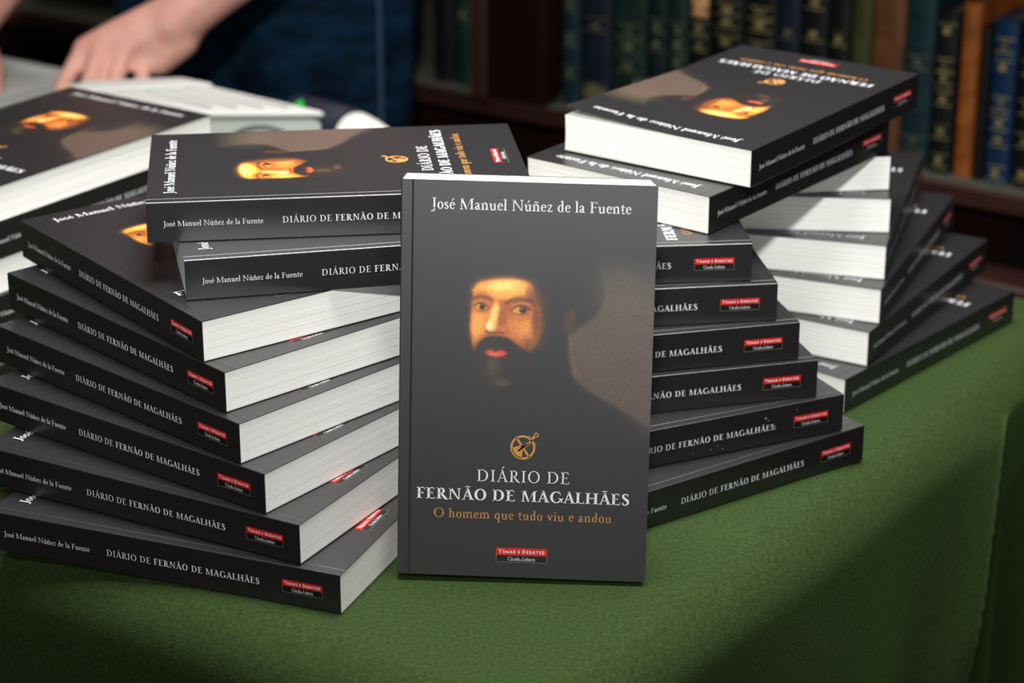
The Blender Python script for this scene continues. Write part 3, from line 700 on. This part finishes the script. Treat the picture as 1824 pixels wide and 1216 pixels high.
V = [
 (-1.349, -1.325, .13, 'teal', (.059, .022, -.014), 'narrow dark teal volume, leftmost of its row beside the dark bookcase post', None),
 (-1.325, -1.286, .14, 'navy', (.043,), 'dark navy volume with a dull olive label low on its spine', (-.030, .018, M_lab_olive)),
 (-1.286, -1.243, .135, 'green', (.042, .025, .004), 'bottle-green volume with three faint gilt marks, right of the navy one', None),
 (-1.243, -1.217, .13, 'dkteal', (.051, .033), 'slim blackish teal volume with two brownish bands', None),
 (-1.217, -1.192, .14, 'green', (.051, .035, .016), 'slim green volume left of the one with the tan label', None),
 (-1.192, -1.166, .135, 'black', (.056, .04), 'black volume with a tan label high on its spine', (.079, .020, M_lab_tan)),
 (-1.166, -1.128, .13, 'black', (.08, .068, .046), 'black volume with close gilt bands, right of the tan-labelled one', None),
 (-1.128, -1.090, .14, 'black', (.08, .069, .045), 'black gilt-banded volume behind the left half of the topmost book', None),
 (-1.090, -1.064, .13, 'navy', (.066,), 'dark blue volume with a single gilt band among black ones', None),
 (-1.064, -1.033, .135, 'black', (.1, .068), 'black volume with gilt at head and middle, two left of the olive one', None),
 (-1.033, -1.008, .13, 'black', (.067,), 'black volume standing directly left of the olive-green one', None),
 (-1.008, -.986, .14, 'olive', (), 'narrow olive-green volume left of the wide brown one', None),
 (-.986, -.951, .145, 'brown', (), 'wide plain brown leather volume with raised bands', None),
 (-.951, -.919, .128, 'teal', (.056, -.024), 'plain teal cloth volume right of the wide brown one', None),
 (-.919, -.894, .108, 'black', (.091, .057, .045, .025, -.008, -.037), 'black volume with many gilt emblems, left of the bright tan one', None),
 (-.892, -.873, .120, 'tan', (), 'bright orange-tan leather volume standing at the right', None),
 (-.872, -.860, .100, 'black', (), 'very slim black volume between the tan and the blue one', None),
 (-.860, -.834, .108, 'blue', (.085, .064, .029, .01, -.006, -.039), 'bright blue volume with gilt emblems at the right edge', None),
 (-.833, -.806, .108, 'black', (.067, .029, -.003, -.036), 'black gilt-marked volume right of the blue one, cut by the picture edge', None),
 (-.805, -.77, .12, 'green', (.06, .0), 'dark green volume beyond the right picture edge', None),
 (-1.490, -1.466, .12, 'green', (.03,), 'dark green volume in the shadowed bay between the jeans and the bookcase post', None),
 (-1.466, -1.446, .12, 'black', (.02,), 'black volume next to the left side of the bookcase post', None),
 (-1.520, -1.491, .13, 'black', (), 'black volume half behind the edge of the blue jeans', None),
]
for v in V: volume(*v)

# ---------------------------------------------------------------- things at the back of the table
M_pl = mat('light_grey_plastic', srgb(172, 177, 170), rough=.45, spec=.4)
M_plt = mat('off_white_plastic', srgb(190, 190, 184), rough=.5, spec=.4)
M_gr = mat('grey_recess', srgb(84, 88, 82), rough=.6)
dv = empty('plastic_device', (-.29, 1.96, 0), label='light grey plastic device casing with a round front recess, behind the far left books', category='device')
def prism(plan, z0, z1, bev, mi=0):
    bm = bmesh.new(); n = len(plan)
    vs = [bm.verts.new((x+.29, y-1.96, z)) for z in (z0, z1) for x, y in plan]
    bm.faces.new(vs[:n][::-1]); bm.faces.new(vs[n:])
    for i in range(n): bm.faces.new([vs[i], vs[(i+1) % n], vs[n+(i+1) % n], vs[n+i]])
    bmesh.ops.bevel(bm, geom=bm.edges[:], offset=bev, segments=4, profile=.5, affect='EDGES')
    bm.normal_update(); me = bpy.data.meshes.new('casing'); bm.to_mesh(me); bm.free()
    for p in me.polygons: p.use_smooth = True
    return me
me = prism([(-.160, 1.910), (-.292, 2.006), (-.388, 1.996), (-.398, 1.905)][::-1], 0, .078, .005); me.materials.append(M_pl); link('casing', me, dv)
me = prism([(-.158, 1.908), (-.290, 2.012), (-.392, 2.000), (-.402, 1.902)][::-1], .0785, .085, .0028); me.materials.append(M_plt); link('lid', me, dv, label='off-white lid with raised ribs')
me = prism([(-.262, 1.985), (-.292, 2.006), (-.376, 1.994), (-.386, 1.960)][::-1], .0845, .089, .002); me.materials.append(M_plt); link('raised_panel', me, dv)
for i in range(4):
    a = Vector((-.19-.022*i+.29, 1.918-1.96, .0855)); b = a + Vector((-.105, .085, 0))
    mb = MB(); mb.tube([a, b], [.0011, .0011], 8); link('rib', mb.mesh('rib', M_plt, True), dv)
mb = MB(); c = Vector((-.2135+.29, -.0528, .0300)); R_ = .042
mb.add([c + Vector((R_*f*math.cos(a), y, R_*f*math.sin(a))) for f, y in ((1.035, 0), (1.02, -.0016), (.985, -.0014), (.955, .0004), (.94, .0001)) for a in [math.radians(-28+236*k/47) for k in range(48)]],
       [[r*48+k, r*48+k+1, (r+1)*48+k+1, (r+1)*48+k] for r in range(4) for k in range(47)])
link('round_recess', mb.mesh('round_recess', M_gr, True), dv, label='grey rim of the round front recess')
mb = MB(); M_green = mat('bright_green_plastic', srgb(20, 170, 60), rough=.4)
mb.box((-.004, -.002, 0), (.004, .002, .003), bevel=.0006); mb.tube([(-.002, 0, .002), (.0025, .001, .005)], [.0016, .001], 8)
o = link('green_clip', mb.mesh('green_clip', M_green), label='tiny bright green clip at the back corner of the grey device casing', category='clip'); o.location = (-.186, 1.962, .083); o.location = (-.181, 1.925, .0852); o.rotation_euler = (0, 0, -.7)

hs = empty('handset', (-.15, 2.03, .029), label='dark navy cylindrical handset with a white tapered end, in front of the jeans', category='handset')
M_navy = mat('navy_rubber', srgb(34, 38, 52), rough=.5); M_wp = mat('white_plastic', srgb(232, 230, 220), rough=.4)
ax = Vector((.070, -.076, 0)).normalized(); P = lambda t, z=0: ax*t + Vector((0, 0, z))
mb = MB(); mb.tube([P(-.075), P(-.07), P(-.02), P(.005), P(.010)], [.016, .023, .025, .025, .023], 28); link('grip', mb.mesh('grip', M_navy, True), hs)
mb = MB(); mb.tube([P(.010), P(.014), P(.03), P(.075), P(.08)], [.022, .0235, .0215, .012, .008], 28); link('tapered_end', mb.mesh('tapered_end', M_wp, True), hs, label='white tapered end')

tr = empty('flat_tray', sn(-1.84, 1.52, 0), label='flat light grey tray near the hand at the far left edge', category='tray'); tr.rotation_euler = (0, 0, math.atan2(-.574, .819))
mb = MB(); mb.box((-.20, -.075, 0), (.20, .075, .022), bevel=.004); link('base', mb.mesh('base', M_plt), tr)
mb = MB()
for a, b in (((-.20, -.075, .022), (.20, -.070, .030)), ((-.20, .070, .022), (.20, .075, .030)), ((-.20, -.07, .022), (-.195, .07, .030)), ((.195, -.07, .022), (.20, .07, .030))): mb.box(a, b)
link('rim', mb.mesh('rim', M_plt), tr)

# crumpled clear plastic bag
bm = bmesh.new(); bmesh.ops.create_icosphere(bm, subdivisions=5, radius=1); rnd = random.Random(5)
K = [(Vector((rnd.uniform(-1, 1), rnd.uniform(-1, 1), rnd.uniform(-1, 1))).normalized(), rnd.uniform(.3, .95), rnd.uniform(.1, .3)) for _ in range(46)]
for v in bm.verts:
    d = v.co.normalized(); r = 1.0
    for k, t, am in K:
        q = d.dot(k); r -= am*.5*abs(math.sin(q*5+t*9))*max(0, q)**2
    p = d*r; v.co = Vector((p.x*.060, p.y*.042, max(-.0, p.z*.050+.030)))
bm.normal_update(); me = bpy.data.meshes.new('plastic_bag'); bm.to_mesh(me); bm.free()
me.materials.append(mat('clear_crumpled_plastic', srgb(200, 212, 222), rough=.22, spec=.7, alpha=.55, bump=(30, .6, .01, (1, 1, 1))))
o = link('plastic_bag', me, label='crumpled clear plastic bag at the left edge beside the grey device', category='bag'); o.location = (-.462, 2.005, .0005); o.rotation_euler = (0, 0, .4)

# ---------------------------------------------------------------- the person leaning on the table
def blob(segs, voxel, name, mats, smooth_it=6):
    mb = MB()
    for sg in segs:
        for (p0, r0), (p1, r1) in zip(sg[:-1], sg[1:]):
            p0, p1 = Vector(p0), Vector(p1); n = max(2, int((p1-p0).length/(min(r0, r1)*.22))+1)
            for i in range(n+1):
                t = i/n; bm = bmesh.new(); bmesh.ops.create_icosphere(bm, subdivisions=2, radius=(r0+(r1-r0)*t)*1.02)
                c = p0.lerp(p1, t); mb.add([v.co+c for v in bm.verts], [[v.index for v in f.verts] for f in bm.faces]); bm.free()
    me = mb.mesh(name+'_raw', mats); o = bpy.data.objects.new(name+'_raw', me); COL.objects.link(o)
    m = o.modifiers.new('r', 'REMESH'); m.mode = 'VOXEL'; m.voxel_size = voxel; m.use_smooth_shade = True
    m = o.modifiers.new('s', 'SMOOTH'); m.iterations = smooth_it; m.factor = .6
    dg = bpy.context.evaluated_depsgraph_get(); dg.update()
    out = bpy.data.meshes.new_from_object(o.evaluated_get(dg)); out.name = name
    bpy.data.objects.remove(o); bpy.data.meshes.remove(me)
    out.materials.clear()
    for mm in (mats if isinstance(mats, list) else [mats]): out.materials.append(mm)
    for p in out.polygons: p.use_smooth = True
    return out

M_skin = mat('skin', srgb(204, 146, 132), rough=.55, spec=.3, noise=(28, srgb(212, 160, 142), (1, 1, 1), .35, .7), bump=(240, .2, .002, (1, 1, 1)))
M_skin.node_tree.nodes['Principled BSDF'].inputs['Subsurface Weight'].default_value = .08
M_skin.node_tree.nodes['Principled BSDF'].inputs['Subsurface Radius'].default_value = (.01, .004, .002)
M_denim = mat('blue_denim', srgb(3, 20, 34), rough=.85, spec=.1, noise=(22, srgb(14, 50, 76), (1, 1, 2.5), .35, .8), bump=(60, .5, .006, (1, 1, 2)))
M_seam = mat('worn_denim_seam', srgb(38, 60, 88), rough=.85)
M_top = mat('black_jersey', srgb(16, 16, 20), rough=.9)
M_hair = mat('brown_hair', srgb(50, 32, 20), rough=.6)
M_gold = mat('gold', srgb(230, 180, 90), rough=.25, metal=1)
LF = Vector((.89, -.45, 0)); FW = Vector((-.45, -.89, 0)); HC = Vector((-.262, 2.425, .13))
hp = lambda l, f, z: HC + LF*l + FW*f + Vector((0, 0, z-.13))
body = []
body += [[(hp(0, .01, .12), .078), (hp(0, .05, .30), .085), (hp(0, .17, .50), .105), (hp(0, .20, .58), .09)], [(hp(-.16, .18, .60), .055), (hp(.16, .18, .60), .055)],
         [(hp(0, .22, .62), .055), (hp(0, .27, .72), .05)], [(hp(0, .30, .80), .082), (hp(0, .31, .86), .086)], [(hp(0, .335, .765), .05), (hp(0, .352, .785), .042)], [(hp(0, .395, .81), .014), (hp(0, .385, .84), .009)]]
for s in (-1, 1):
    body += [[(hp(.07*s, 0, .12), .070), (hp(.092*s, .0, -.12), .060), (hp(.10*s, .02, -.30), .05), (hp(.10*s, -.01, -.48), .05), (hp(.10*s, -.03, -.68), .036)],
             [(hp(.10*s, -.03, -.70), .034), (hp(.11*s, .12, -.722), .026)], [(hp(.085*s, .31, .82), .012), (hp(.087*s, .30, .845), .013)]]
LS, LE, LW = hp(.17, .17, .59), Vector((-.12, 2.215, .265)), Vector((-.322, 2.165, .100))
body += [[(LS, .052), (LS.lerp(LE, .5), .047), (LE, .042), (LE.lerp(LW, .35), .043), (LE.lerp(LW, .8), .030), (LW, .027)]]
# left hand: palm and five fingers
K_ = dict(i=Vector((-.404, 2.150, .079)), m=Vector((-.386, 2.146, .082)), r=Vector((-.3665, 2.146, .079)), p=Vector((-.349, 2.150, .072)))
for k, v in K_.items():
    off = {'i': Vector((-.012, .0, .004)), 'm': Vector((-.004, 0, .003)), 'r': Vector((.004, 0, 0)), 'p': Vector((.012, 0, -.006))}[k]
    body.append([(LW+off, .019), ((LW+off).lerp(v, .6), .0150), (v, .0112)])
body.append([(LW+Vector((.008, -.004, -.016)), .018), (K_['p']+Vector((.014, .002, -.008)), .013)])
F_ = dict(i=((-.420, 2.125, .052), (-.430, 2.112, .028), (-.436, 2.106, .0115), .0085), m=((-.396, 2.116, .053), (-.405, 2.096, .026), (-.409, 2.088, .0105), .0088),
          r=((-.3725, 2.116, .050), (-.378, 2.098, .026), (-.382, 2.090, .0105), .0084), p=((-.348, 2.126, .046), (-.350, 2.112, .026), (-.352, 2.104, .0105), .0076))
for k, (a, b, c, r) in F_.items(): body.append([(K_[k], r*1.12), (a, r), (b, r*.92), (c, r*.84)])
body.append([(LW+Vector((-.022, .012, -.004)), .017), (Vector((-.377, 2.188, .062)), .0135), (Vector((-.398, 2.180, .036)), .0105), (Vector((-.408, 2.168, .0125)), .0092)])
# right arm and hand, cut by the picture edge
RS, RE, RW = hp(-.17, .17, .59), Vector((-.372, 2.300, .30)), Vector((-.548, 2.262, .066))
body += [[(RS, .052), (RS.lerp(RE, .5), .047), (RE, .042), (RE.lerp(RW, .4), .042), (RE.lerp(RW, .8), .031), (RW, .027)]]
for j, (dx, ln) in enumerate(((-.034, .064), (-.015, .074), (.005, .070), (.024, .056))):
    k0 = RW+Vector((dx-.012, -.060, -.022)); body.append([(RW+Vector((dx*.4, -.004, 0)), .019), (k0, .0115)])
    body.append([(k0, .0095), (k0+Vector((dx*.15-.004, -ln*.45, -.006)), .0085), (k0+Vector((dx*.2-.006, -ln*.8, -.016)), .0076), (k0+Vector((dx*.2-.006, -ln, -.022)), .0072)])
body.append([(RW+Vector((.02, -.01, -.005)), .016), (RW+Vector((.040, -.045, -.025)), .012), (RW+Vector((.046, -.070, -.040)), .0095)])
pr = empty('person', (-.245, 2.425, -.75), label='person in blue jeans leaning both hands on the far side of the table', category='person')
PM = pr.matrix_world
def plink(name, me, **kw):
    o = link(name, me, pr, **kw); o.location = (.245, -2.425, .75); return o
plink('body', blob(body, .0036, 'body', M_skin, 4))
jn = []
for s in (-1, 1):
    jn.append([(hp(.062*s, .01, .20), .098), (hp(.070*s, .0, .08), .104), (hp(.082*s, .005, -.06), .090), (hp(.092*s, .01, -.18), .080), (hp(.10*s, .02, -.30), .068), (hp(.10*s, -.01, -.48), .066), (hp(.10*s, -.02, -.68), .060)])
jn.append([(hp(-.05, -.01, .24), .10), (hp(.05, -.01, .24), .10)]); jn.append([(hp(-.05, -.03, .12), .105), (hp(.05, -.03, .12), .105)])
jm = blob(jn, .007, 'jeans', M_denim, 10); je = plink('jeans', jm)
from mathutils.bvhtree import BVHTree
bv = BVHTree.FromPolygons([v.co for v in jm.vertices], [tuple(p.vertices) for p in jm.polygons])
pts = []
for i in range(30):
    z = .24 - .85*i/29; hit = bv.ray_cast(hp(.30, .12, z), (-LF*.86 - FW*.5).normalized())
    if hit[0]: pts.append(hit[0])
mb = MB(); mb.tube(pts, [.0028]*len(pts), 8); mb2 = mb.mesh('side_seam', M_seam, True); o = link('side_seam', mb2, je)
tp = [[(hp(-.045, .01, .215), .118), (hp(.045, .01, .215), .118)], [(hp(0, .01, .24), .128), (hp(0, .06, .36), .130), (hp(0, .17, .52), .135), (hp(0, .20, .585), .115)], [(hp(-.16, .18, .60), .068), (hp(.16, .18, .60), .068)]]
for a, b in ((LS, LE), (RS, RE)): tp.append([(a, .066), (a.lerp(b, .55), .060)])
plink('jersey', blob(tp, .007, 'jersey', M_top, 6))
plink('hair', blob([[(hp(0, .285, .83), .092), (hp(0, .29, .885), .088)], [(hp(0, .25, .76), .06), (hp(0, .26, .82), .08)]], .007, 'hair', M_hair, 4))
shoes = []
for s in (-1, 1): plink('shoe', blob([[(hp(.10*s, -.05, -.71), .038), (hp(.112*s, .14, -.718), .031)]], .006, 'shoe', M_top, 4))
M_eye = mat('eye_white', srgb(225, 220, 214), rough=.3); M_iris = mat('dark_iris', srgb(40, 26, 18), rough=.3)
for sx in (-1, 1):
    mb = MB(); c = hp(.031*sx, .371, .848)
    for r, off, mi in ((.0125, 0, 0), (.0065, .0075, 1)):
        bm = bmesh.new(); bmesh.ops.create_icosphere(bm, subdivisions=3, radius=r)
        mb.add([v.co + c + FW*off for v in bm.verts], [[v.index for v in f.verts] for f in bm.faces], mi); bm.free()
    plink('eye', mb.mesh('eye', [M_eye, M_iris], True))
    mb = MB(); mb.tube([hp(.016*sx, .386, .866), hp(.032*sx, .388, .872), hp(.050*sx, .374, .866)], [.002, .0035, .002], 8); plink('eyebrow', mb.mesh('eyebrow', M_hair, True))
mb = MB(); mb.tube([hp(-.024, .382, .784), hp(-.010, .394, .787), hp(0, .396, .785), hp(.010, .394, .787), hp(.024, .382, .784)], [.002, .005, .0045, .005, .002], 10)
plink('lips', mb.mesh('lips', mat('lips', srgb(170, 84, 76), rough=.5), True))
a, b = K_['r'], Vector(F_['r'][0]); c = b.lerp(Vector(F_['r'][1]), .12); d = (b-a).normalized(); e1 = d.cross(Vector((1, 0, 0))).normalized(); e2 = d.cross(e1)
rg = [c + (e1*math.cos(t)+e2*math.sin(t))*.0094 for t in [2*math.pi*k/28 for k in range(29)]]
mb = MB(); mb.tube(rg, [.0014]*29, 8, caps=False); o = link('ring', mb.mesh('ring', M_gold, True), label='thin gold ring on the ring finger resting behind the grey device', category='ring')
